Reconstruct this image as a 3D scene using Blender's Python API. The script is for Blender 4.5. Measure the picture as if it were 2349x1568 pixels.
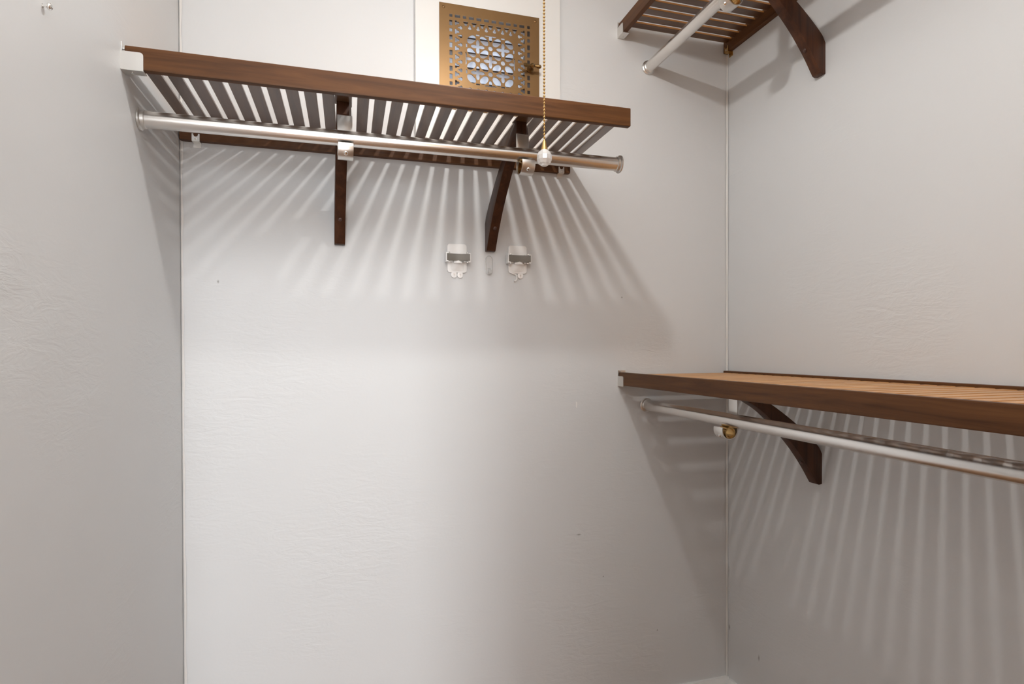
import bpy, bmesh, math, random
from mathutils import Matrix, Vector
random.seed(7)
SC = bpy.context.scene
for o in list(bpy.data.objects):
    bpy.data.objects.remove(o)
COL = SC.collection

# ------------------------------------------------------------------ key sizes
EYE = 1.215                      # camera height above the floor
YB, XL, XR = 1.6448, -0.4109, 1.2172   # back wall, left wall, right wall
YF = -0.12                       # closet side of the front wall
CEIL = 1.30 + EYE
LAMP = (0.335, 0.89, 1.035 + EYE)

# ------------------------------------------------------------------ camera
f_px, yaw, pit, sh_px, roll = 1315.05, 0.2779, -0.0085, 29.64, -0.0027
fw = Vector((math.sin(yaw) * math.cos(pit), math.cos(yaw) * math.cos(pit), math.sin(pit)))
rt = Vector((math.cos(yaw), -math.sin(yaw), 0))
up = rt.cross(fw)
r2 = rt * math.cos(roll) + up * math.sin(roll)
u2 = up * math.cos(roll) - rt * math.sin(roll)
cd = bpy.data.cameras.new('camera')
cam = bpy.data.objects.new('camera', cd)
COL.objects.link(cam)
cd.sensor_width = 36
cd.sensor_fit = 'HORIZONTAL'
cd.lens = f_px / 2349 * 36
cd.shift_y = sh_px / 2349
cd.clip_start = 0.01
m = Matrix((r2, u2, -fw)).transposed().to_4x4()
m.translation = (0, 0, EYE)
cam.matrix_world = m
SC.camera = cam

# ------------------------------------------------------------------ world, lights, exposure
SC.view_settings.view_transform = 'Standard'
SC.view_settings.look = 'None'
SC.view_settings.gamma = 1
SC.view_settings.use_curve_mapping = False
SC.view_settings.exposure = 0.2
W = bpy.data.worlds.new('sky')
SC.world = W
W.use_nodes = True
W.node_tree.nodes['Background'].inputs[0].default_value = (0.76, 0.86, 1.0, 1)
W.node_tree.nodes['Background'].inputs[1].default_value = 2.3
BULB_STRENGTH = 745.0
WINDOW_WATTS = 49.0
ROOM_WATTS = 68.0
ld = bpy.data.lights.new('window_daylight', 'AREA')
ld.shape = 'RECTANGLE'
ld.size, ld.size_y = 0.62, 1.15
ld.energy = WINDOW_WATTS
ld.color = (0.93, 0.97, 1.0)
lo = bpy.data.objects.new('window_daylight', ld)
COL.objects.link(lo)
lo.location = (-0.22, -3.36, EYE - 0.15)
lo.rotation_euler = (math.radians(90), 0, 0)
ld = bpy.data.lights.new('added_bedroom_fill', 'AREA')  # unseen fill light added for the bedroom's ambient glow
ld.shape = 'DISK'
ld.size = 0.6
ld.energy = ROOM_WATTS
ld.color = (0.97, 0.98, 1.0)
lo = bpy.data.objects.new('added_bedroom_fill', ld)
COL.objects.link(lo)
lo.location = (-0.2, -1.7, CEIL - 0.06)

FILL_WATTS = 16.0                # added fill light, pointed up at the closet ceiling
ld = bpy.data.lights.new('bounce_fill', 'AREA')
ld.shape = 'DISK'
ld.size = 0.09
ld.spread = math.radians(100)
ld.energy = FILL_WATTS
lo = bpy.data.objects.new('bounce_fill', ld)
COL.objects.link(lo)
lo.location = (0.02, 0.08, EYE + 0.25)
lo.rotation_euler = (math.radians(186), math.radians(3), 0)


# ------------------------------------------------------------------ materials
def mat(name):
    m = bpy.data.materials.new(name)
    m.use_nodes = True
    nt = m.node_tree
    return m, nt, nt.nodes['Principled BSDF']


def nd(nt, t, **kw):
    n = nt.nodes.new(t)
    for k, v in kw.items():
        setattr(n, k, v)
    return n


def simple(name, col, rough=0.5, metal=0.0, spec=0.5, coat=0.0):
    m, nt, p = mat(name)
    p.inputs['Base Color'].default_value = (*col, 1)
    p.inputs['Roughness'].default_value = rough
    p.inputs['Metallic'].default_value = metal
    p.inputs['Specular IOR Level'].default_value = spec
    p.inputs['Coat Weight'].default_value = coat
    return m


def noise(nt, vec, scale, detail=2.0, rough=0.5, dist=0.0):
    n = nd(nt, 'ShaderNodeTexNoise')
    n.inputs['Scale'].default_value = scale
    n.inputs['Detail'].default_value = detail
    n.inputs['Roughness'].default_value = rough
    n.inputs['Distortion'].default_value = dist
    nt.links.new(vec, n.inputs['Vector'])
    return n.outputs['Fac']


def math_n(nt, op, a, b=None):
    n = nd(nt, 'ShaderNodeMath', operation=op)
    for i, v in enumerate((a, b)):
        if v is None:
            continue
        if isinstance(v, (int, float)):
            n.inputs[i].default_value = v
        else:
            nt.links.new(v, n.inputs[i])
    return n.outputs[0]


def ramp(nt, fac, stops):
    n = nd(nt, 'ShaderNodeValToRGB')
    e = n.color_ramp.elements
    while len(e) < len(stops):
        e.new(0.5)
    for el, (p, c) in zip(e, stops):
        el.position = p
        el.color = (*c, 1) if len(c) == 3 else c
    nt.links.new(fac, n.inputs['Fac'])
    return n.outputs['Color']


def plaster(name, col, scuffs=(), rough_spots=()):
    """painted hand-trowelled plaster; scuffs = (x,y,z,radius,stretch_z) real dark marks"""
    m, nt, p = mat(name)
    g = nd(nt, 'ShaderNodeNewGeometry')
    pos = g.outputs['Position']
    n0 = noise(nt, pos, 1.3, 2)
    c = ramp(nt, n0, [(0.3, [v * 0.985 for v in col]), (0.7, col)])
    for (x, y, z, r, sz) in scuffs:
        mp = nd(nt, 'ShaderNodeMapping', vector_type='TEXTURE')
        mp.inputs['Location'].default_value = (x, y, z)
        mp.inputs['Scale'].default_value = (r, r, r * sz)
        nt.links.new(pos, mp.inputs['Vector'])
        ln = nd(nt, 'ShaderNodeVectorMath', operation='LENGTH')
        nt.links.new(mp.outputs[0], ln.inputs[0])
        f = math_n(nt, 'SUBTRACT', 1.0, ln.outputs['Value'])
        f.node.use_clamp = True
        f = math_n(nt, 'MULTIPLY', f, 0.75)
        mx = nd(nt, 'ShaderNodeMix', data_type='RGBA')
        nt.links.new(f, mx.inputs['Factor'])
        nt.links.new(c, mx.inputs['A'])
        mx.inputs['B'].default_value = (0.12, 0.10, 0.08, 1)
        c = mx.outputs['Result']
    nt.links.new(c, p.inputs['Base Color'])
    p.inputs['Roughness'].default_value = 0.48
    p.inputs['Specular IOR Level'].default_value = 0.42
    # relief: slow waves of the trowel, drag ridges in patches, a faint orange peel
    a = math_n(nt, 'MULTIPLY', noise(nt, pos, 3.2, 2, 0.5), 0.0048)
    mp = nd(nt, 'ShaderNodeMapping')
    mp.inputs['Rotation'].default_value = (0.5, 0.4, 0.6)
    mp.inputs['Scale'].default_value = (1, 1, 3.2)
    nt.links.new(pos, mp.inputs['Vector'])
    rid = noise(nt, mp.outputs[0], 16, 4, 0.62, 0.8)
    msk = ramp(nt, noise(nt, pos, 2.1, 2), [(0.47, (0, 0, 0)), (0.66, (1, 1, 1))])
    for (x, y, z, r) in rough_spots:          # places where the plaster was patched by hand
        ds = nd(nt, 'ShaderNodeVectorMath', operation='DISTANCE')
        ds.inputs[1].default_value = (x, y, z)
        nt.links.new(pos, ds.inputs[0])
        k = math_n(nt, 'SUBTRACT', 1.4, math_n(nt, 'DIVIDE', ds.outputs['Value'], r))
        k = math_n(nt, 'MAXIMUM', math_n(nt, 'MULTIPLY', k, 1.3), 0.0)
        msk = math_n(nt, 'MAXIMUM', msk, k)
    b = math_n(nt, 'MULTIPLY', math_n(nt, 'MULTIPLY', rid, msk), 0.0021)
    fine = math_n(nt, 'MULTIPLY', noise(nt, pos, 150, 0), 0.00010)
    h = math_n(nt, 'ADD', math_n(nt, 'ADD', a, b), fine)
    bp = nd(nt, 'ShaderNodeBump')
    bp.inputs['Strength'].default_value = 0.75
    bp.inputs['Distance'].default_value = 1.0
    nt.links.new(h, bp.inputs['Height'])
    nt.links.new(bp.outputs[0], p.inputs['Normal'])
    return m


def wood(name, axis, dark=(0.065, 0.027, 0.011), light=(0.155, 0.072, 0.030), rough=0.36, coat=1.0):
    m, nt, p = mat(name)
    tc = nd(nt, 'ShaderNodeTexCoord')
    oi = nd(nt, 'ShaderNodeObjectInfo')
    ad = nd(nt, 'ShaderNodeVectorMath', operation='ADD')
    sc = nd(nt, 'ShaderNodeVectorMath', operation='SCALE')
    cx = nd(nt, 'ShaderNodeCombineXYZ')
    for i in range(3):
        nt.links.new(oi.outputs['Random'], cx.inputs[i])
    sc.inputs['Scale'].default_value = 13.0
    nt.links.new(cx.outputs[0], sc.inputs[0])
    nt.links.new(tc.outputs['Object'], ad.inputs[0])
    nt.links.new(sc.outputs[0], ad.inputs[1])
    mp = nd(nt, 'ShaderNodeMapping')
    s = [26.0, 26.0, 26.0]
    s[axis] = 1.6
    mp.inputs['Scale'].default_value = s
    nt.links.new(ad.outputs[0], mp.inputs['Vector'])
    g = noise(nt, mp.outputs[0], 2.2, 6, 0.62, 0.6)
    c = ramp(nt, g, [(0.28, dark), (0.52, [(a + b) / 2 for a, b in zip(dark, light)]), (0.78, light)])
    hv = nd(nt, 'ShaderNodeHueSaturation')
    nt.links.new(c, hv.inputs['Color'])
    vv = math_n(nt, 'ADD', math_n(nt, 'MULTIPLY', oi.outputs['Random'], 0.22), 0.9)
    nt.links.new(vv, hv.inputs['Value'])
    nt.links.new(hv.outputs[0], p.inputs['Base Color'])
    p.inputs['Roughness'].default_value = rough
    p.inputs['Coat Weight'].default_value = coat
    p.inputs['Specular IOR Level'].default_value = 0.5 if coat > 0.5 else 0.2
    p.inputs['Coat Roughness'].default_value = 0.2
    bp = nd(nt, 'ShaderNodeBump')
    bp.inputs['Strength'].default_value = 0.25
    bp.inputs['Distance'].default_value = 0.0006
    nt.links.new(g, bp.inputs['Height'])
    nt.links.new(bp.outputs[0], p.inputs['Normal'])
    return m


def emitter(name, col, strength):
    m, nt, p = mat(name)
    p.inputs['Base Color'].default_value = (0.9, 0.9, 0.9, 1)
    p.inputs['Emission Color'].default_value = (*col, 1)
    p.inputs['Emission Strength'].default_value = strength
    return m


def floor_wood(name):
    m, nt, p = mat(name)
    g = nd(nt, 'ShaderNodeNewGeometry')
    br = nd(nt, 'ShaderNodeTexBrick')
    br.inputs['Scale'].default_value = 1.0
    br.inputs['Brick Width'].default_value = 1.1
    br.inputs['Row Height'].default_value = 0.085
    br.inputs['Mortar Size'].default_value = 0.0015
    br.inputs['Color1'].default_value = (0.30, 0.150, 0.062, 1)
    br.inputs['Color2'].default_value = (0.22, 0.105, 0.042, 1)
    br.inputs['Mortar'].default_value = (0.05, 0.025, 0.012, 1)
    nt.links.new(g.outputs['Position'], br.inputs['Vector'])
    nt.links.new(br.outputs['Color'], p.inputs['Base Color'])
    p.inputs['Roughness'].default_value = 0.35
    return m


def Z(z):
    return z + EYE


WALLC = (0.690, 0.699, 0.703)
M_WALL = plaster('wall_plaster', WALLC, (), [(XL, 0.85, Z(0.10), 0.06)])
M_BACK = plaster('back_wall_plaster', WALLC, [
    (0.683, YB, Z(-0.571), 0.0095, 0.35), (0.765, YB, Z(-0.71), 0.003, 1), (0.955, YB, Z(-0.905), 0.0035, 1),
    (-0.325, YB, Z(0.18), 0.0035, 1.6), (0.83, YB, Z(0.165), 0.0035, 1.0)], [(1.100, YB, Z(-0.885), 0.055), (0.93, YB, Z(0.01), 0.10)])
M_RIGHT = plaster('right_wall_plaster', WALLC, [
    (XR, 1.632, Z(-0.925), 0.0045, 2.6), (XR, 1.490, Z(-0.955), 0.0045, 2.6)], [(XR, 1.02, Z(0.09), 0.15)])
M_CEIL = simple('ceiling_paint', (0.78, 0.78, 0.775), 0.7)
M_WHITE = simple('white_gloss_paint', (0.755, 0.75, 0.73), 0.35)
M_CAULK = simple('caulk', (0.74, 0.73, 0.71), 0.45)
M_FLOOR = floor_wood('oak_floor')
M_WX = wood('walnut_along_x', 0, (0.055, 0.0205, 0.0070), (0.155, 0.064, 0.021), rough=0.46, coat=0.04)
M_WY = wood('walnut_along_y', 1)
M_SLAT_LIT = wood('lamplit_slat_faces', 1, (0.46, 0.215, 0.066), (0.72, 0.375, 0.130), coat=0.25)  # lamplight on the slats put into a lighter wood colour
M_ADDED_DOOR = wood('added_honey_door', 2, (0.50, 0.245, 0.075), (0.72, 0.40, 0.145))
M_ARM = wood('walnut_arm', 2, (0.036, 0.0135, 0.007), (0.100, 0.038, 0.017), rough=0.42, coat=0.15)
M_NICKEL = simple('satin_nickel_rod', (0.80, 0.775, 0.745), 0.26, 1.0)
M_STEEL = simple('satin_steel', (0.72, 0.70, 0.67), 0.33, 1.0)
M_CHROME = simple('screw_steel', (0.85, 0.84, 0.82), 0.18, 1.0)
M_BRASS = simple('brass', (0.62, 0.40, 0.16), 0.26, 1.0)
M_BRONZE = simple('bronze_lacquer', (0.205, 0.114, 0.043), 0.40, 0.6)
M_OLD = simple('aged_brass', (0.20, 0.125, 0.050), 0.34, 0.9)
M_LOUVER = simple('galvanised_louver', (0.86, 0.88, 0.92), 0.40, 0.1)
M_LINER = simple('dark_bronze_duct', (0.085, 0.052, 0.030), 0.5, 0.3)
M_PLAST = simple('white_plastic', (0.93, 0.925, 0.91), 0.28)
M_RUBBER = simple('grey_rubber', (0.205, 0.19, 0.165), 0.5)
M_PORC = simple('porcelain', (0.85, 0.84, 0.82), 0.2)
M_BULB = emitter('bulb_glow', (1.0, 0.985, 0.955), BULB_STRENGTH)
m, nt, p = mat('clear_plastic')
p.inputs['Base Color'].default_value = (0.90, 0.90, 0.88, 1)
p.inputs['Alpha'].default_value = 0.13
p.inputs['Roughness'].default_value = 0.12
M_CLEAR = m
M_FILM = m.copy()
M_FILM.name = 'clear_plastic_film'
M_FILM.node_tree.nodes['Principled BSDF'].inputs['Alpha'].default_value = 0.05
m.node_tree.nodes['Principled BSDF'].inputs['Alpha'].default_value = 0.3
m, nt, p = mat('frosted_glass')
p.inputs['Base Color'].default_value = (0.93, 0.91, 0.88, 1)
p.inputs['Transmission Weight'].default_value = 0.55
p.inputs['Roughness'].default_value = 0.12
M_KNOB = m
M_PLUG = simple('wood_screw_plug', (0.085, 0.045, 0.035), 0.3, 0.2)


# ------------------------------------------------------------------ mesh helpers
def obj(name, bm, material, parent=None, smooth=False):
    me = bpy.data.meshes.new(name)
    bm.normal_update()
    bm.to_mesh(me)
    bm.free()
    me.materials.append(material)
    if smooth:
        for pl in me.polygons:
            pl.use_smooth = True
    o = bpy.data.objects.new(name, me)
    COL.objects.link(o)
    if parent:
        o.parent = parent
    return o


def smooth_angle(o, ang=35):
    me = o.data
    for pl in me.polygons:
        pl.use_smooth = True
    bm = bmesh.new()
    bm.from_mesh(me)
    for e in bm.edges:
        if len(e.link_faces) == 2 and e.calc_face_angle(0) > math.radians(ang):
            e.smooth = False
    bm.to_mesh(me)
    bm.free()
    return o


def box(bm, x0, x1, y0, y1, z0, z1, bev=0.0, seg=2):
    r = bmesh.ops.create_cube(bm, size=1.0)
    vs = r['verts']
    for v in vs:
        v.co = Vector(((x0 + x1) / 2 + v.co.x * (x1 - x0), (y0 + y1) / 2 + v.co.y * (y1 - y0), (z0 + z1) / 2 + v.co.z * (z1 - z0)))
    if bev > 0:
        es = list({e for v in vs for e in v.link_edges})
        bmesh.ops.bevel(bm, geom=es, offset=bev, segments=seg, profile=0.6, affect='EDGES')


def boxbm(*a, **k):
    bm = bmesh.new()
    box(bm, *a, **k)
    return bm


def lathe(bm, prof, axis='z', org=(0, 0, 0), n=32):
    """prof: (radius, height) pairs, capped at both ends"""
    rings = []
    for r, h in prof:
        ring = []
        for k in range(n):
            a = 2 * math.pi * k / n
            c, s = r * math.cos(a), r * math.sin(a)
            v = {'z': (c, s, h), 'x': (h, c, s), 'y': (s, h, c)}[axis]
            ring.append(bm.verts.new(Vector(v) + Vector(org)))
        rings.append(ring)
    for a, b in zip(rings, rings[1:]):
        for k in range(n):
            bm.faces.new((a[k], a[(k + 1) % n], b[(k + 1) % n], b[k]))
    bm.faces.new(rings[0][::-1])
    bm.faces.new(rings[-1])


def lathe_ring(bm, prof, org, n=24):
    """closed profile (radius, x) turned about the x axis: an open ring"""
    rings = []
    for r, h in prof:
        rings.append([bm.verts.new(Vector((h, r * math.cos(2 * math.pi * k / n), r * math.sin(2 * math.pi * k / n))) + Vector(org)) for k in range(n)])
    for i in range(len(rings)):
        a, b = rings[i], rings[(i + 1) % len(rings)]
        for k in range(n):
            bm.faces.new((a[k], a[(k + 1) % n], b[(k + 1) % n], b[k]))
    bmesh.ops.recalc_face_normals(bm, faces=bm.faces)


def prism(bm, pts, axis, lo, hi, bev=0.0):
    """closed outline pts (a,b) extruded along axis: 'x' -> (a,b)=(y,z); 'y' -> (x,z); 'z' -> (x,y)"""
    def co(a, b, t):
        return {'x': (t, a, b), 'y': (a, t, b), 'z': (a, b, t)}[axis]
    A = [bm.verts.new(co(a, b, lo)) for a, b in pts]
    B = [bm.verts.new(co(a, b, hi)) for a, b in pts]
    n = len(pts)
    fs = [bm.faces.new(A), bm.faces.new(B[::-1])]
    for k in range(n):
        fs.append(bm.faces.new((A[k], B[k], B[(k + 1) % n], A[(k + 1) % n])))
    bmesh.ops.recalc_face_normals(bm, faces=fs)
    if bev > 0:
        es = [e for f in fs[:2] for e in f.edges]
        bmesh.ops.bevel(bm, geom=es, offset=bev, segments=2, profile=0.6, affect='EDGES')


def strip_outline(path, t):
    """thicken an open polyline (2D) into a closed outline of thickness t, centred on it"""
    L, R = [], []
    for i, p in enumerate(path):
        a = path[max(i - 1, 0)]
        b = path[min(i + 1, len(path) - 1)]
        d = Vector((b[0] - a[0], b[1] - a[1])).normalized()
        nrm = Vector((-d.y, d.x)) * t / 2
        L.append((p[0] + nrm.x, p[1] + nrm.y))
        R.append((p[0] - nrm.x, p[1] - nrm.y))
    return L + R[::-1]


def rrect(w, h, r, cx=0, cy=0, n=5):
    pts = []
    for sx, sy, a0 in ((1, 1, 0), (-1, 1, 90), (-1, -1, 180), (1, -1, 270)):
        for k in range(n + 1):
            a = math.radians(a0 + 90 * k / n)
            pts.append((cx + sx * (w / 2 - r) + r * math.cos(a), cy + sy * (h / 2 - r) + r * math.sin(a)))
    return pts


def thing(name, label, cat, loc=(0, 0, 0), rz=0.0, group=None):
    o = bpy.data.objects.new(name, None)
    COL.objects.link(o)
    o.empty_display_size = 0.05
    o.location = loc
    o.rotation_euler = (0, 0, rz)
    o['label'] = label
    o['category'] = cat
    if group:
        o['group'] = group
    return o


def tag(o, label, cat, group=None):
    o['label'] = label
    o['category'] = cat
    if group:
        o['group'] = group
    return o


def struct(name, bm, m):
    o = obj(name, bm, m)
    o['kind'] = 'structure'
    return o


# ------------------------------------------------------------------ the room
T = 0.12
VX0, VX1, VZ0, VZ1 = 0.278, 0.524, Z(0.713), Z(0.961)      # hole for the vent
bm = bmesh.new()
zf, zc = 0.0, CEIL
for a in ((XL - T, VX0, zf, zc), (VX1, XR + T, zf, zc), (VX0, VX1, zf, VZ0), (VX0, VX1, VZ1, zc)):
    box(bm, a[0], a[1], YB, YB + T, a[2], a[3])
wall_back = struct('wall_back', bm, M_BACK)
struct('wall_left', boxbm(XL - T, XL, YF, YB, zf, zc), M_WALL)
struct('wall_right', boxbm(XR, XR + T, YF, YB, zf, zc), M_RIGHT)
DX0, DX1, DZ = XL, 0.14, 2.04                              # closet doorway (the camera stands in it)
bm = bmesh.new()
box(bm, -2.2, DX0 - 0.0, YF - T, YF, zf, zc)
box(bm, DX1, 2.2, YF - T, YF, zf, zc)
box(bm, DX0, DX1, YF - T, YF, DZ, zc)
struct('wall_front', bm, M_WALL)
struct('floor', boxbm(-2.2, 2.2, -3.6, YB + T, -0.08, 0.0), M_FLOOR)
struct('ceiling', boxbm(-2.2, 2.2, -3.6, YB + T, CEIL, CEIL + 0.08), M_CEIL)
# unseen wooden folding leaves on the front wall, added to warm the rod's reflections
for n_, dx0 in ((1, DX1 + 0.02), (2, DX1 + 0.535)):
    bm = bmesh.new()
    dx1, dy0, dy1, dz1 = dx0 + 0.505, YF + 0.012, YF + 0.050, DZ - 0.02
    box(bm, dx0, dx1, dy0, dy1 - 0.012, 0.012, dz1)
    for a in ((dx0, dx0 + .09, 0.012, dz1), (dx1 - .09, dx1, 0.012, dz1), (dx0 + .09, dx1 - .09, 0.012, 0.23),
              (dx0 + .09, dx1 - .09, 0.86, 1.00), (dx0 + .09, dx1 - .09, dz1 - .12, dz1)):
        box(bm, a[0], a[1], dy1 - 0.012, dy1, a[2], a[3], bev=0.003)
    door = struct('door_%d' % n_, bm, M_ADDED_DOOR)
bm = bmesh.new()
lathe(bm, [(0.018, 0.0), (0.018, 0.004), (0.008, 0.008), (0.007, 0.018), (0.015, 0.026), (0.016, 0.034), (0.010, 0.040), (0.001, 0.041)], 'y', (dx1 - 0.045, dy1, 0.95), 24)
bmesh.ops.recalc_face_normals(bm, faces=bm.faces)
smooth_angle(obj('door_knob', bm, M_BRASS, door))

# the room the closet opens from
struct('wall_bedroom_left', boxbm(-2.2 - T, -2.2, -3.6, YF, zf, zc), M_WALL)
struct('wall_bedroom_right', boxbm(2.2, 2.2 + T, -3.6, YF, zf, zc), M_WALL)
bm = bmesh.new()
wx0, wx1, wz0, wz1 = -0.57, 0.13, Z(-0.75), Z(0.45)
box(bm, -2.2, wx0, -3.6, -3.48, zf, zc)
box(bm, wx1, 2.2, -3.6, -3.48, zf, zc)
box(bm, wx0, wx1, -3.6, -3.48, zf, wz0)
box(bm, wx0, wx1, -3.6, -3.48, wz1, zc)
struct('wall_bedroom_back', bm, M_WALL)
bm = bmesh.new()
for a in ((wx0 - .06, wx0, wz0 - .06, wz1 + .06), (wx1, wx1 + .06, wz0 - .06, wz1 + .06),
          (wx0, wx1, wz0 - .06, wz0), (wx0, wx1, wz1, wz1 + .06), (wx0, wx1, (wz0 + wz1) / 2 - .015, (wz0 + wz1) / 2 + .015)):
    box(bm, a[0], a[1], -3.50, -3.46, a[2], a[3])
struct('window_1', bm, M_WHITE)


def base_prof(t=0.019, h=0.122):
    return [(0, 0), (t, 0), (t, h - 0.022), (t - 0.003, h - 0.014), (t - 0.009, h - 0.004), (t - 0.011, h), (0, h)]


bm = bmesh.new()
prism(bm, [(YB - a, b) for a, b in base_prof()], 'x', XL + .019, XR)
struct('baseboard_back', bm, M_WHITE)
bm = bmesh.new()
prism(bm, [(XR - a, b) for a, b in base_prof()], 'y', YF, YB - .019)
struct('baseboard_right', bm, M_WHITE)
bm = bmesh.new()
prism(bm, [(XL + a, b) for a, b in base_prof()], 'y', YF, YB)
struct('baseboard_left', bm, M_WHITE)


def caulk(name, x, sx, seed):
    """painted-over filler bead running up an inner corner, slightly uneven"""
    rr = random.Random(seed)
    bm = bmesh.new()
    rings = []
    n = 46
    for k in range(n):
        z = 0.125 + (CEIL - 0.126) * k / (n - 1)
        r = 0.0055 + rr.uniform(-0.0016, 0.0022)
        ring = [(x, YB)] + [(x + sx * r * (1 - math.sin(a) * 0.72), YB - r * (1 - math.cos(a) * 0.72)) for a in [math.pi / 2 * q / 4 for q in range(5)]]
        rings.append([bm.verts.new((px, py, z)) for px, py in ring])
    for a, b in zip(rings, rings[1:]):
        for q in range(1, 5):
            bm.faces.new((a[q], a[q + 1], b[q + 1], b[q]))
    bmesh.ops.recalc_face_normals(bm, faces=bm.faces)
    return struct(name, bm, M_CAULK)


smooth_angle(caulk('trim_1', XR, -1, 3), 60)
smooth_angle(caulk('trim_2', XL, 1, 5), 60)
bm = bmesh.new()
prism(bm, rrect(0.0042, 0.0185, 0.002, 0.675, Z(-0.169), 3), 'y', YB - 0.0015, YB + 0.001)
o = obj('filled_nick', bm, M_PORC, wall_back)
o['label'] = 'short white filled nick in the plaster'

# ------------------------------------------------------------------ slatted shelves
PITCH, SLAT_W, SLAT_T = 0.03785, 0.0266, 0.0058
DEP, RAIL_H = 0.397, 0.0435


def shelf(label, loc, rz, length, n, d=DEP, h=RAIL_H, lit_min_z=0.4):
    """local frame: x from the free end (0) to the corner (length), y out of the wall, z=0 at the rail tops"""
    t = thing('slatted_shelf', label, 'shelf', loc, rz, 'dark wooden slatted shelves')
    obj('front_rail', boxbm(0, length - 0.006, d - 0.0155, d, -h, 0, bev=0.0022), M_WX, t)
    obj('rear_rail', boxbm(0.004, length - 0.002, 0.0, 0.017, -h, 0, bev=0.0020), M_WX, t)
    first = None
    for k in range(n):
        x = length - 0.0165 - SLAT_W - k * PITCH
        if first is None:
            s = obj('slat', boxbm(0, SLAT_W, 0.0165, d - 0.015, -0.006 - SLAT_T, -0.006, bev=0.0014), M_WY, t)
            s.data.materials.append(M_SLAT_LIT)          # lamp-lit tone painted into the upper faces; dark stained below
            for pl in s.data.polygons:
                pl.material_index = 1 if pl.normal.z > lit_min_z else 0
            first = s
        else:
            s = first.copy()
            COL.objects.link(s)
            s.parent = t
        s.location = (x, 0, 0)
    return t


R180, R90 = math.pi, math.pi / 2
ZL, ZR1, ZR2 = Z(0.5788), Z(-0.0706), Z(1.0186)
XS = 0.654
YE = 0.03                     # near end of the right-hand shelves
LL, LR = XS - XL, YB - YE
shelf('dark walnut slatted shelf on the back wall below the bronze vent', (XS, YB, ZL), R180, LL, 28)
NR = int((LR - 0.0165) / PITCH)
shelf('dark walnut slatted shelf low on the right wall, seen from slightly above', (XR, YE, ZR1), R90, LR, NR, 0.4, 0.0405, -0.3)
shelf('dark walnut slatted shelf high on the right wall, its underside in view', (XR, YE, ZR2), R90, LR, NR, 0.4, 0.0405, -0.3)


# ------------------------------------------------------------------ rods
def rod(label, loc, rz, length, d, zz, near_cap=True):
    t = thing('closet_rod', label, 'rod', loc, rz, 'satin metal closet rods')
    r = 0.0168
    bm = bmesh.new()
    lathe(bm, [(r, 0.0), (r, length)], 'x', (0, d, zz), 40)
    smooth_angle(obj('tube', bm, M_NICKEL, t))
    for x, s in ((0.0, 1), (length, -1)):
        bm = bmesh.new()
        prof = [(0.0, 0), (0.0205, 0), (0.0222, 0.0015), (0.0222, 0.0045), (0.0205, 0.006), (0.0186, 0.0065), (0.0184, 0.0125), (0.0170, 0.0135)]
        prof = [(a, x + s * (b - 0.0012)) for a, b in prof[1:]]
        lathe(bm, prof, 'x', (0, d, zz), 40)
        bmesh.ops.recalc_face_normals(bm, faces=bm.faces)
        smooth_angle(obj('end_cap', bm, M_STEEL, t))
    return t


DROD, ZROD = 0.302, -0.1036
LROD = 0.672 - XL
rod('satin nickel hanging rod under the back wall shelf', (0.672, YB, ZL), R180, LROD - 0.0012, DROD, ZROD)
rod('satin nickel hanging rod under the lower right wall shelf', (XR, YE, ZR1), R90, LR - 0.0012, 0.3024, -0.1056)
rod('satin nickel hanging rod under the upper right wall shelf', (XR, YE, ZR2), R90, LR - 0.0012, 0.294, -0.1215)


# ------------------------------------------------------------------ brackets
def arc_pts(P, n):
    """smooth curve through the points (Catmull-Rom)"""
    out = []
    Q = [(2 * P[0][0] - P[1][0], 2 * P[0][1] - P[1][1])] + list(P) + [(2 * P[-1][0] - P[-2][0], 2 * P[-1][1] - P[-2][1])]
    for i in range(1, len(Q) - 2):
        for k in range(n):
            t = k / n
            a, b, c, e = Q[i - 1], Q[i], Q[i + 1], Q[i + 2]
            out.append(tuple(0.5 * (2 * b[j] + (c[j] - a[j]) * t + (2 * a[j] - 5 * b[j] + 4 * c[j] - e[j]) * t * t + (3 * b[j] - a[j] - 3 * c[j] + e[j]) * t ** 3) for j in (0, 1)))
    out.append(P[-1])
    return out


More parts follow.
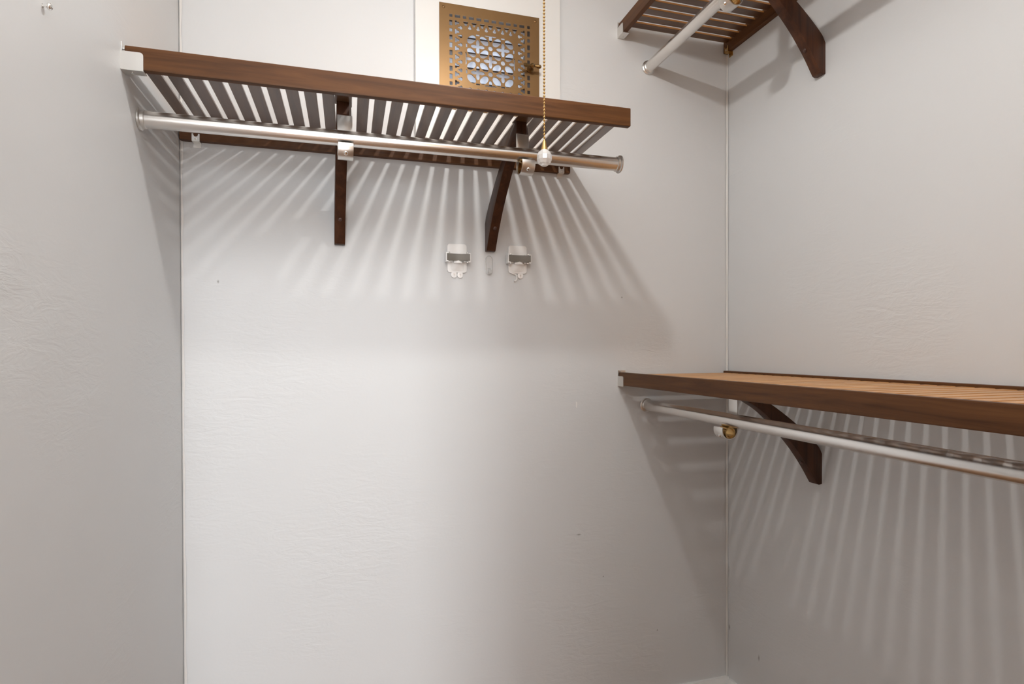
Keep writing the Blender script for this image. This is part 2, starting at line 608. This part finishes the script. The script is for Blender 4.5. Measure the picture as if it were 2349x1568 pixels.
def bracket(label, loc, rz, off=0.004, dz=0.0, dd=0.0):
    """local: x along the wall (0 = middle of the arm), y out of the wall, z=0 at the shelf's rail tops"""
    t = thing('shelf_bracket', label, 'bracket', loc, rz, 'curved wooden shelf brackets')
    zt = -0.0122
    upper = arc_pts([(0.0, -0.209), (0.018, -0.183), (0.080, -0.131), (0.150, -0.083), (0.215, -0.046), (0.262, zt - 0.006)], 5)
    lower = arc_pts([(0.286, -0.0425), (0.240, -0.064), (0.186, -0.098), (0.106, -0.172), (0.054, -0.234), (0.017, -0.289)], 5)
    pts = upper + [(0.272, zt), (0.286, zt)] + lower + [(0.010, -0.2915), (0.0, -0.290)]
    # keep behind the rear rail: arm stands on the wall below it
    bm = bmesh.new()
    prism(bm, pts, 'x', -0.0138, 0.0138, bev=0.0016)
    smooth_angle(obj('arm', bm, M_ARM, t), 28)
    bm = bmesh.new()
    lathe(bm, [(0.0001, 0.0035), (0.003, 0.0032), (0.0048, 0.0018), (0.0052, 0.0), (0.0052, -0.004)], 'y', (0, 0, 0), 16)
    bmesh.ops.recalc_face_normals(bm, faces=bm.faces)
    o = smooth_angle(obj('screw_plug', bm, M_PLUG, t))
    o.location = (0, 0.0565, -0.2315)
    o.rotation_euler = (math.radians(-32), 0, 0)
    obj('mounting_plate', boxbm(-0.0185, 0.0185, 0.268, 0.3805, zt - 0.0026, zt + 0.0003, bev=0.0006), M_WY, t)
    # rod hook: flat steel band that drops behind the rod, turns under it and up in front
    dr, zr = DROD + dd, ZROD + dz
    cyc, czc, R = dr + 0.0022, zr - 0.0245, 0.0228
    path = [(cyc - R, zt - 0.032), (cyc - R, czc)]
    for k in range(1, 25):
        a = math.pi + math.pi * 1.10 * k / 24
        path.append((cyc + R * math.cos(a), czc + R * math.sin(a)))
    bm = bmesh.new()
    prism(bm, strip_outline(path, 0.0022), 'x', off - 0.0165, off + 0.0165, bev=0.0004)
    box(bm, off - 0.0165, off - 0.0143, 0.272, cyc - R + 0.001, zt - 0.034, zt - 0.012)   # ear screwed to the arm's side
    hk = smooth_angle(obj('rod_hook', bm, M_STEEL, t))
    ri = (zr - 0.0168 - (czc - R)) / 2
    bm = bmesh.new()
    lathe_ring(bm, [(ri - 0.0032, off - 0.0145), (ri, off - 0.0145), (ri, off + 0.0145), (ri - 0.0032, off + 0.0145)], (0, dr, zr - 0.0168 - ri), 24)
    smooth_angle(obj('rod_cushion', bm, M_BRASS, hk))
    a = math.radians(-38)
    bm = bmesh.new()
    lathe(bm, [(0.0046, -0.001), (0.0046, 0.0010), (0.0030, 0.0026), (0.0005, 0.0030)], 'y', (0, 0, 0), 14)
    s = smooth_angle(obj('screw', bm, M_CHROME, hk))
    s.location = (off, cyc + (R + 0.001) * math.cos(a), czc + (R + 0.001) * math.sin(a))
    s.rotation_euler = (a, 0, 0)
    return t


bracket('left curved wooden bracket under the back wall shelf, seen almost head-on', (-0.022, YB, ZL), R180 + 0.045, -0.004)
bracket('right curved wooden bracket under the back wall shelf, above the clear hook', (0.401, YB, ZL), R180 + 0.045, -0.004)
bracket('curved wooden bracket under the lower right shelf, nearest the corner', (XR, 1.259, ZR1), R90 + 0.05, -0.004, -0.0022, 0.0006)
bracket('curved wooden bracket under the upper right shelf, nearest the corner', (XR, 1.250, ZR2), R90 + 0.05, -0.004, -0.0181, -0.0078)
bracket('lower right shelf bracket at the near end of the right wall', (XR, 0.33, ZR1), R90, -0.004, -0.0022, 0.0004)
bracket('upper right shelf bracket at the near end of the right wall', (XR, 0.33, ZR2), R90, -0.004, -0.0181, -0.008)


# ------------------------------------------------------------------ metal clips
def end_clip(label, loc, rz, d, h):
    """steel cup on the side wall that carries the front rail's corner end; x=0 at that wall, rail towards -x"""
    bm = bmesh.new()
    # front plate with one rounded upper corner
    r = 0.006
    pts = [(0.0, -h - 0.0025), (-0.038, -h - 0.0025), (-0.038, -0.012 - r)]
    pts += [(-0.038 + r - r * math.cos(q), -0.012 - r + r * math.sin(q)) for q in [math.pi / 2 * k / 5 for k in range(1, 6)]]
    pts += [(0.0, -0.012)]
    prism(bm, pts, 'y', d + 0.0002, d + 0.0020)
    box(bm, -0.038, 0, d - 0.020, d + 0.0015, -h - 0.0032, -h - 0.0006, bev=0.0005)
    box(bm, -0.0022, 0, d - 0.024, d + 0.0015, -h - 0.003, 0.006, bev=0.0005)
    o = obj('shelf_end_clip', bm, M_STEEL)
    o.location = loc
    o.rotation_euler = (0, 0, rz)
    bm = bmesh.new()
    lathe(bm, [(0.003, -0.001), (0.003, 0.0006), (0.001, 0.0014)], 'x', (0, 0, 0), 12)
    s = obj('screw', bm, M_CHROME, o)
    s.location = (-0.0028, d - 0.012, -0.002)
    s.rotation_euler = (0, 0, math.pi)
    bm = bmesh.new()
    lathe(bm, [(0.0022, -0.0006), (0.0022, 0.0008)], 'z', (0, 0, 0), 12)
    s = obj('rivet', bm, M_CHROME, o)
    s.location = (-0.016, d - 0.011, -h - 0.0034)
    return tag(o, label, 'clip', 'steel shelf end clips')


end_clip('steel cup clip on the left wall holding the back wall shelf', (XL, YB, ZL), R180, DEP, RAIL_H).scale = (1, 1, 1)
end_clip('steel corner clip on the back wall under the lower right shelf', (XR, YB, ZR1), R90, 0.4, 0.0405)
end_clip('steel corner clip on the back wall under the upper right shelf', (XR, YB, ZR2), R90, 0.4, 0.0405)


def rail_clip(label, loc, rz, h, m=M_STEEL):
    """small notched clip hooked under a rear rail; x=0 its middle, y out of the wall, z=0 at the rail tops"""
    w = 0.009
    pts = [(-w, -h - 0.002), (w, -h - 0.002), (w, -h + 0.0165), (0.0055, -h + 0.0165)]
    pts += [(0.0055 * math.cos(q), -h + 0.0145 - 0.0055 * math.sin(q)) for q in [math.pi * k / 6 for k in range(0, 7)]]
    pts += [(-0.0055, -h + 0.0165), (-w, -h + 0.0165)]
    bm = bmesh.new()
    prism(bm, pts, 'y', 0.0172, 0.0190)
    box(bm, -w, w, 0.0, 0.0185, -h - 0.0026, -h - 0.0008)
    box(bm, -w, w, 0.0, 0.0018, -h - 0.014, -h - 0.001)
    o = obj('rail_clip', bm, m)
    o.location = loc
    o.rotation_euler = (0, 0, rz)
    bm = bmesh.new()
    lathe(bm, [(0.0022, -0.0006), (0.0022, 0.0008), (0.0008, 0.0016)], 'y', (0, 0, 0), 12)
    s = obj('rivet', bm, M_CHROME, o)
    s.location = (0, 0.0190, -h + 0.0035)
    return tag(o, label, 'clip', 'small rear rail clips')


rail_clip('small steel clip under the rear rail of the back shelf, beside the left wall', (-0.371, YB, ZL), R180, RAIL_H)
rail_clip('small steel clip under the rear rail of the back shelf, at its free right end', (0.6206, YB, ZL), R180, RAIL_H)
rail_clip('small clip under the rear rail of the upper right shelf, in the corner', (XR, YB - 0.020, ZR2), R90, 0.0405, M_BRASS)

# ------------------------------------------------------------------ vent: white board, bronze grille, louvres
bm = bmesh.new()
PX0, PX1, PZ0, PZ1 = 0.185, 0.617, Z(0.600), Z(1.13)
PY0 = YB - 0.018
for a in ((PX0, VX0, PZ0, PZ1), (VX1, PX1, PZ0, PZ1), (VX0, VX1, PZ0, VZ0), (VX0, VX1, VZ1, PZ1)):
    box(bm, a[0], a[1], PY0, YB, a[2], a[3])
bmesh.ops.remove_doubles(bm, verts=bm.verts, dist=1e-5)
panel = tag(obj('vent_board', bm, M_WHITE), 'white painted board framing the bronze vent on the back wall', 'board')

GCX, GCZ, GH = 0.401, Z(0.837), 0.149      # grille centre and half size
A = 0.0375


def ell(u, v, cx, cy, a, b, ang=0.0):
    c, s = math.cos(ang), math.sin(ang)
    du, dv = u - cx, v - cy
    p, q = du * c + dv * s, -du * s + dv * c
    k = math.hypot(p / a, q / b)
    return (1 - k) * min(a, b)


def rct(u, v, cx, cy, a, b):
    return min(a - abs(u - cx), b - abs(v - cy))


HOLES = []        # (function, cx, cy, reach): positive inside a hole


def add_hole(fn, cx, cy, reach):
    HOLES.append((fn, cx, cy, reach))


def cross_fn(cx, cy, s=1.0):
    def fn(u, v):
        d = max(ell(u, v, cx + sx * 0.0105 * s, cy + sy * 0.0105 * s, (0.0098 if sx else 0.0052) * s, (0.0098 if sy else 0.0052) * s)
                for sx, sy in ((1, 0), (-1, 0), (0, 1), (0, -1)))
        return max(d, ell(u, v, cx, cy, 0.0056 * s, 0.0056 * s))
    return fn


IN = 0.0755
for cx, cy in [(0, 0)] + [(sx * A, sy * A) for sx in (1, -1) for sy in (1, -1)]:
    add_hole(cross_fn(cx, cy), cx, cy, 0.022)
for sx, sy in ((1, 0), (-1, 0), (0, 1), (0, -1)):
    add_hole(lambda u, v, cx=sx * A, cy=sy * A: ell(u, v, cx, cy, 0.0066, 0.0068), sx * A, sy * A, 0.008)

    def half(u, v, f=cross_fn(sx * 2 * A, sy * 2 * A, 0.95)):
        return min(f(u, v), IN - 0.002 - abs(u), IN - 0.002 - abs(v))
    add_hole(half, sx * 2 * A, sy * 2 * A, 0.022)
for i in (-1.5, -0.5, 0.5, 1.5):
    for j in (-1.5, -0.5, 0.5, 1.5):
        ccx, ccy = math.copysign(1, i), math.copysign(1, j)
        ang = math.atan2(j - ccy, i - ccx) + math.pi / 2
        cx, cy = i * A, j * A
        # petal with a straight outer side and a curved inner one
        def petal(u, v, cx=cx, cy=cy, ang=ang, ox=ccx * A, oy=ccy * A):
            return min(ell(u, v, cx, cy, 0.0152, 0.0100, ang), math.hypot(u - ox, v - oy) - 0.0172)
        add_hole(petal, cx, cy, 0.015)
# small fillers along the inner square's sides
for k in (-1, 1):
    for q in (-1, 1):
        add_hole(lambda u, v, cx=k * 2 * A - k * 0.0045, cy=q * A: rct(u, v, cx, cy, 0.0022, 0.0055), k * 2 * A, q * A, 0.008)
        add_hole(lambda u, v, cx=q * A, cy=k * 2 * A - k * 0.0045: rct(u, v, cx, cy, 0.0055, 0.0022), q * A, k * 2 * A, 0.008)
# two rings of small ornament between the inner square and the rim
NP = 7
for side in range(4):
    NQ = NP if side % 2 == 0 else NP + 2
    for k in range(NQ):
        t = (k - (NQ - 1) / 2) * 0.0243

        def place(a, b, side=side):
            return [(a, b), (-b, a), (-a, -b), (b, -a)][side]

        def tee(u, v, t=t, side=side):
            a, b = [(u, v), (v, -u), (-u, -v), (-v, u)][side]
            return max(rct(a, b, t, 0.1018, 0.0072, 0.0024), ell(a, b, t, 0.0965, 0.0040, 0.0050))
        c = place(t, 0.099)
        add_hole(tee, c[0], c[1], 0.012)
        if k < NQ - 1:
            def dot(u, v, t=t + 0.01215, side=side):
                a, b = [(u, v), (v, -u), (-u, -v), (-v, u)][side]
                return max(ell(a, b, t, 0.0868, 0.0052, 0.0042), ell(a, b, t, 0.0930, 0.0026, 0.0030))
            c = place(t + 0.01215, 0.0885)
            add_hole(dot, c[0], c[1], 0.010)
    for k, (t, w) in enumerate([(-0.116, .0042), (-0.097, .0078), (-0.0765, .0050), (-0.0565, .0072), (-0.0345, .0072), (-0.0120, .0072),
                                (0.0105, .0072), (0.0325, .0072), (0.0540, .0072), (0.0750, .0050), (0.0955, .0078)]):
        def dash(u, v, t=t, w=w, side=side):
            a, b = [(u, v), (v, -u), (-u, -v), (-v, u)][side]
            return rct(a, b, t, 0.116, w, 0.0042)
        c = [(t, 0.116), (-0.116, t), (-t, -0.116), (0.116, -t)][side]
        add_hole(dash, c[0], c[1], 0.010)


def fretwork(n=212):
    """pierced plate by marching squares over the hole functions"""
    st = 2 * GH / n
    F = [[-0.002] * (n + 1) for _ in range(n + 1)]
    for fn, cx, cy, rc in HOLES:
        i0, i1 = max(1, int((cx - rc + GH) / st)), min(n - 1, int((cx + rc + GH) / st) + 1)
        j0, j1 = max(1, int((cy - rc + GH) / st)), min(n - 1, int((cy + rc + GH) / st) + 1)
        for i in range(i0, i1 + 1):
            for j in range(j0, j1 + 1):
                d = fn(-GH + i * st, -GH + j * st)
                if d > F[i][j]:
                    F[i][j] = d
    verts, faces, key = [], [], {}
    th = 0.0028

    def vid(k, u, v, b):
        kk = (k, b)
        if kk not in key:
            key[kk] = len(verts)
            verts.append((GCX + u, PY0 - (0.0 if b else th), GCZ + v))
        return key[kk]

    def corner(i, j):
        return (('c', i, j), -GH + i * st, -GH + j * st)

    def cut(i, j, k, l):
        a, b = F[i][j], F[k][l]
        t = a / (a - b)
        kk = ('e',) + ((i, j, k, l) if (i, j) < (k, l) else (k, l, i, j))
        return (kk, -GH + (i + (k - i) * t) * st, -GH + (j + (l - j) * t) * st)

    for i in range(n):
        for j in range(n):
            ring = [(i, j), (i + 1, j), (i + 1, j + 1), (i, j + 1)]
            poly, edge = [], []
            for q in range(4):
                p, r = ring[q], ring[(q + 1) % 4]
                ins = F[p[0]][p[1]] <= 0
                inr = F[r[0]][r[1]] <= 0
                if ins:
                    poly.append((corner(*p), False))
                if ins != inr:
                    poly.append((cut(p[0], p[1], r[0], r[1]), True))
            if len(poly) < 3:
                continue
            fr = [vid(*c, 0) for c, _ in poly]
            bk = [vid(*c, 1) for c, _ in poly]
            faces.append(fr)
            faces.append(bk[::-1])
            m_ = len(poly)
            for q in range(m_):
                if poly[q][1] and poly[(q + 1) % m_][1]:
                    a, b = q, (q + 1) % m_
                    faces.append([fr[b], fr[a], bk[a], bk[b]])
            # outer rim
            for q, (p, r) in enumerate(zip(ring, ring[1:] + ring[:1])):
                if (p[0] == r[0] and p[0] in (0, n)) or (p[1] == r[1] and p[1] in (0, n)):
                    a0, a1 = corner(*p), corner(*r)
                    faces.append([vid(*a1, 0), vid(*a0, 0), vid(*a0, 1), vid(*a1, 1)])
    me = bpy.data.meshes.new('fretwork_plate')
    me.from_pydata(verts, [], faces)
    me.update()
    me.materials.append(M_BRONZE)
    o = bpy.data.objects.new('fretwork_plate', me)
    COL.objects.link(o)
    return o


grille = thing('vent_grille', 'square bronze fretwork vent grille with a lever, above the back shelf', 'vent', (0, 0, 0))
fp = fretwork()
fp.parent = grille
for sx in (-1, 1):
    bm = bmesh.new()
    lathe(bm, [(0.0042, 0.001), (0.0042, -0.0008), (0.0028, -0.0018), (0.0005, -0.0020)], 'y', (GCX + sx * 0.137, PY0 - 0.0028, GCZ + 0.137), 14)
    bmesh.ops.recalc_face_normals(bm, faces=bm.faces)
    smooth_angle(obj('screw', bm, M_BRONZE, grille))
# duct liner and blades behind the plate
bm = bmesh.new()
yb0, yb1 = PY0 + 0.0006, YB + T - 0.001
for a in ((VX0, VX0 + .003, VZ0, VZ1), (VX1 - .003, VX1, VZ0, VZ1), (VX0 + .003, VX1 - .003, VZ0, VZ0 + .003), (VX0 + .003, VX1 - .003, VZ1 - .003, VZ1)):
    box(bm, a[0], a[1], yb0, yb1, a[2], a[3])
obj('duct_liner', bm, M_LINER, wall_back)
first = None
NB = 6
for k in range(NB):
    z = VZ0 + 0.016 + k * (VZ1 - VZ0 - 0.030) / (NB - 1)
    if first is None:
        bm = bmesh.new()
        box(bm, VX0 + .004, VX1 - .004, -0.022, 0.022, -0.0009, 0.0009)
        box(bm, VX0 + .004, VX1 - .004, -0.0228, -0.0212, -0.0050, 0.0009)     # folded lip, coloured dark for the shade at blade edges
        first = s = obj('louver', bm, M_LOUVER, wall_back)
        s.data.materials.append(M_LINER)
        for pl in s.data.polygons:
            pl.material_index = 1 if pl.index >= 6 else 0
    else:
        s = first.copy()
        COL.objects.link(s)
        s.parent = wall_back
    s.location = (0, YB + 0.034, z)
    s.rotation_euler = (math.radians(-38 + random.uniform(-5, 5)), 0, 0)
# lever: boss, post, cross handle
lv = Vector((0.5205, PY0 - 0.0028, Z(0.829)))
bm = bmesh.new()
lathe(bm, [(0.0105, 0.001), (0.0105, -0.004), (0.0075, -0.008), (0.0058, -0.013), (0.0058, -0.021), (0.0075, -0.0245), (0.0058, -0.030), (0.002, -0.033)], 'y', lv, 18)
bmesh.ops.recalc_face_normals(bm, faces=bm.faces)
knob = smooth_angle(obj('lever_post', bm, M_OLD, grille))
bm = bmesh.new()
lathe(bm, [(0.0026, -0.027), (0.0052, -0.0245), (0.0052, -0.0165), (0.0034, -0.0135), (0.0034, 0.0135), (0.0052, 0.0165), (0.0052, 0.0245), (0.0026, 0.027)], 'x', lv + Vector((0.0, -0.0255, 0.0)), 16)
bmesh.ops.recalc_face_normals(bm, faces=bm.faces)
smooth_angle(obj('lever_bar', bm, M_OLD, grille))


# ------------------------------------------------------------------ grip holders and clear hook on the back wall
def holder(label, x, z, loose):
    """white stick-on broom holder; local y out of the wall (towards the camera = -world y)"""
    t = thing('grip_holder', label, 'holder', (x, YB, z), R180, 'white stick-on grip holders')
    bm = bmesh.new()
    prism(bm, rrect(0.057, 0.083, 0.008), 'y', 0.0, 0.0055, bev=0.0016)
    # swelling under the clamp
    n = 10
    g = []
    for i in range(n + 1):
        row = []
        for j in range(n + 1):
            u, v = -0.020 + 0.040 * i / n, -0.0385 + 0.030 * j / n
            k = max(0.0, 1 - (u / 0.020) ** 2) * math.sin(math.pi / 2 * j / n)
            row.append(bm.verts.new((u, 0.0050 + 0.013 * k, v)))
        g.append(row)
    for i in range(n):
        for j in range(n):
            bm.faces.new((g[i][j], g[i + 1][j], g[i + 1][j + 1], g[i][j + 1]))
    smooth_angle(obj('base_plate', bm, M_PLAST, t), 40)
    # clamp body: two cheeks and a back web, rollers under them
    bm = bmesh.new()
    for s in (-1, 1):
        box(bm, min(s * 0.0285, s * 0.0358), max(s * 0.0285, s * 0.0358), 0.003, 0.0288, -0.0135, 0.0135, bev=0.0012)
        box(bm, min(s * 0.017, s * 0.0335), max(s * 0.017, s * 0.0335), 0.003, 0.022, -0.0125, -0.0095, bev=0.0006)
        box(bm, min(s * 0.017, s * 0.0335), max(s * 0.017, s * 0.0335), 0.003, 0.022, 0.0100, 0.0125, bev=0.0006)
    prism(bm, [(-0.012, 0.004)] + [(-0.012 + 0.024 * k / 8, 0.020 + 0.006 * math.sin(math.pi * k / 8)) for k in range(9)] + [(0.012, 0.004)], 'z', -0.0165, -0.009, bev=0.0008)
    smooth_angle(obj('clamp_frame', bm, M_PLAST, t), 40)
    path = [(-0.0335 + 0.067 * k / 14, 0.0285 - 0.0042 * math.sin(math.pi * k / 14)) for k in range(15)]
    bm = bmesh.new()
    prism(bm, strip_outline(path, 0.0026), 'z', -0.0098, 0.0098, bev=0.0005)
    o = smooth_angle(obj('rubber_band', bm, M_RUBBER, t), 40)
    o['label'] = 'grey rubber strap across the clamp'
    for s in (-1, 1):
        for q in (-1, 1):
            bm = bmesh.new()
            lathe(bm, [(0.0032, -0.0015), (0.0032, 0.0012), (0.0022, 0.0018)], 'z', (s * 0.0265, 0.0225, q * 0.0135), 12)
            obj('pivot_pin', bm, M_STEEL, t)
    for s in (-1, 1):
        if loose and s == 1:
            path = [(0.0020 + 0.0065 * math.cos(a), -0.0535 + 0.0105 * math.sin(a)) for a in [math.radians(75 + 17 * k) for k in range(13)]]
            path = [(0.011, -0.041)] + path
            bm = bmesh.new()
            prism(bm, strip_outline([(a + 0.007, b) for a, b in path], 0.0036), 'y', 0.001, 0.0055, bev=0.0006)
            o = obj('hook', bm, M_PLAST, t)
        else:
            bm = bmesh.new()
            prism(bm, rrect(0.0172, 0.018, 0.0078, s * 0.0090 , -0.0475), 'y', 0.0005, 0.0048, bev=0.0012)
            o = smooth_angle(obj('hook', bm, M_PLAST, t), 40)
            bm = bmesh.new()
            box(bm, s * 0.0090 - 0.0024, s * 0.0090 + 0.0024, 0.0045, 0.0056, -0.0460, -0.0446)
            box(bm, s * 0.0090 - 0.0007, s * 0.0090 + 0.0007, 0.0045, 0.0056, -0.0520, -0.0446)
            obj('slot_rib', bm, M_STEEL, o)
    return t


holder('white stick-on grip holder with grey strap, left of the clear hook', 0.3035, Z(0.2655), False)
holder('white stick-on grip holder with grey strap and a broken hook, right of the clear hook', 0.4860, Z(0.2690), True)

hk = thing('adhesive_hook', 'clear plastic oval adhesive hook between the two white grip holders', 'hook', (0.3995, YB, Z(0.249)), R180)
bm = bmesh.new()
prism(bm, rrect(0.0200, 0.0560, 0.0099, 0, 0, 8), 'y', 0.0006, 0.0014)
obj('base_plate', bm, M_FILM, hk)
ring = [(a, b) for a, b in rrect(0.0195, 0.0555, 0.0097, 0, 0, 8)]
bm = bmesh.new()
rings = []
for i, (a, b) in enumerate(ring):
    pr, nx = ring[i - 1], ring[(i + 1) % len(ring)]
    d = Vector((nx[0] - pr[0], nx[1] - pr[1]))
    d = d.normalized() if d.length > 1e-9 else Vector((1, 0))
    nrm = Vector((d.y, -d.x))
    rings.append([bm.verts.new((a + nrm.x * 0.0013 * math.cos(q), 0.0016 + 0.0014 * math.sin(q), b + nrm.y * 0.0013 * math.cos(q))) for q in [2 * math.pi * k / 8 for k in range(8)]])
for i in range(len(rings)):
    a, b = rings[i], rings[(i + 1) % len(rings)]
    for k in range(8):
        bm.faces.new((a[k], a[(k + 1) % 8], b[(k + 1) % 8], b[k]))
bmesh.ops.remove_doubles(bm, verts=bm.verts, dist=1e-6)
bmesh.ops.recalc_face_normals(bm, faces=bm.faces)
obj('raised_rim', bm, M_CLEAR, hk, True)
path = [(0.0015, -0.008), (0.0050, -0.013), (0.0055, -0.019), (0.008, -0.0235), (0.0115, -0.0235), (0.0135, -0.0195), (0.0138, -0.0155)]
bm = bmesh.new()
prism(bm, strip_outline(arc_pts(path, 4), 0.003), 'x', -0.0045, 0.0045, bev=0.0007)
obj('hook_lip', bm, M_CLEAR, hk, False)

# ------------------------------------------------------------------ peg on the left wall
bm = bmesh.new()
lathe(bm, [(0.0030, 0.0), (0.0030, 0.0006), (0.0017, 0.0012), (0.0016, 0.0050), (0.0036, 0.0062), (0.0050, 0.0080), (0.0048, 0.0100), (0.0030, 0.0115), (0.0006, 0.0118)], 'x', (0, 0, 0), 24)
bmesh.ops.recalc_face_normals(bm, faces=bm.faces)
peg = smooth_angle(obj('wall_peg', bm, M_CHROME), 50)
peg.location = (XL, 0.9584, Z(0.4850))
tag(peg, 'small shiny metal peg standing out of the left wall near the top', 'peg')

# ------------------------------------------------------------------ ceiling lamp with its pull chain
lx, ly, lz = LAMP
lamp = thing('ceiling_lamp', 'bare bulb ceiling lamp whose beaded pull chain hangs before the back shelf', 'lamp', (lx, ly, CEIL))
dz = lz - CEIL
bm = bmesh.new()
lathe(bm, [(0.055, 0.0), (0.055, -0.012), (0.046, -0.022), (0.012, -0.028)], 'z', (0, 0, 0), 32)
bmesh.ops.recalc_face_normals(bm, faces=bm.faces)
smooth_angle(obj('canopy', bm, M_PORC, lamp))
bm = bmesh.new()
lathe(bm, [(0.006, -0.026), (0.006, dz + 0.115)], 'z', (0, 0, 0), 16)
bmesh.ops.recalc_face_normals(bm, faces=bm.faces)
smooth_angle(obj('stem', bm, M_BRASS, lamp))
bm = bmesh.new()
lathe(bm, [(0.010, dz + 0.118), (0.022, dz + 0.110), (0.024, dz + 0.062), (0.020, dz + 0.058)], 'z', (0, 0, 0), 24)
bmesh.ops.recalc_face_normals(bm, faces=bm.faces)
smooth_angle(obj('socket', bm, M_BRASS, lamp))
bm = bmesh.new()
# LED bulb: opaque white neck, only the lower dome glows
prof = [(0.013, dz + 0.060), (0.0135, dz + 0.045), (0.018, dz + 0.022), (0.0230, dz + 0.006), (0.0242, dz + 0.0005), (0.0243, dz - 0.0032)]
lathe(bm, prof, 'z', (0, 0, 0), 28)
bmesh.ops.recalc_face_normals(bm, faces=bm.faces)
blb = smooth_angle(obj('bulb', bm, M_PORC, lamp), 60)
bm = bmesh.new()
prof = [(0.0242 * math.cos(math.radians(a_)), dz - 0.0242 * math.sin(math.radians(a_))) for a_ in (8, 15, 23, 33, 44, 55, 66, 77, 88)]
lathe(bm, prof, 'z', (0, 0, 0), 28)
bmesh.ops.recalc_face_normals(bm, faces=bm.faces)
smooth_angle(obj('glowing_dome', bm, M_BULB, blb), 80)
# bead chain
cx = 0.3098 - lx
ztop, zbot = dz + 0.085, Z(0.3395) - CEIL
pit_b = 0.0056
nb = int((ztop - zbot) / pit_b)
bmu = bmesh.new()
bmesh.ops.create_icosphere(bmu, subdivisions=1, radius=0.0023)
uv = [v.co.copy() for v in bmu.verts]
uf = [[v.index for v in f.verts] for f in bmu.faces]
bmu.free()
verts, faces = [], []
for k in range(nb + 1):
    z = ztop - k * pit_b
    o0 = len(verts)
    verts += [(cx + v.x, v.y, z + v.z) for v in uv]
    faces += [[i + o0 for i in f] for f in uf]
    if k < nb:      # the wire link between two beads
        o0 = len(verts)
        for zz in (z - 0.0018, z - pit_b + 0.0018):
            verts += [(cx + 0.0006 * math.cos(q), 0.0006 * math.sin(q), zz) for q in (0, 1.571, 3.142, 4.712)]
        faces += [[o0 + i, o0 + (i + 1) % 4, o0 + 4 + (i + 1) % 4, o0 + 4 + i] for i in range(4)]
me = bpy.data.meshes.new('bead_chain')
me.from_pydata(verts, [], faces)
me.update()
for pl in me.polygons:
    pl.use_smooth = True
me.materials.append(M_BRASS)
o = bpy.data.objects.new('bead_chain', me)
COL.objects.link(o)
o.parent = lamp
o['kind'] = 'stuff'
bm = bmesh.new()
lathe(bm, [(0.0015, 0.004), (0.0030, 0.001), (0.0042, -0.006), (0.0056, -0.011), (0.0056, -0.014)], 'z', (cx, 0, zbot), 18)
bmesh.ops.recalc_face_normals(bm, faces=bm.faces)
smooth_angle(obj('chain_ferrule', bm, M_BRASS, lamp), 40)
bm = bmesh.new()
prof = [(0.0055, -0.0125), (0.0098, -0.0165), (0.0125, -0.0225), (0.0125, -0.0290), (0.0098, -0.0350), (0.0045, -0.0385), (0.0008, -0.0390)]
lathe(bm, prof, 'z', (cx, 0, zbot), 12)
bmesh.ops.recalc_face_normals(bm, faces=bm.faces)
o = obj('chain_knob', bm, M_KNOB, lamp)
o['label'] = 'frosted faceted knob at the end of the chain'
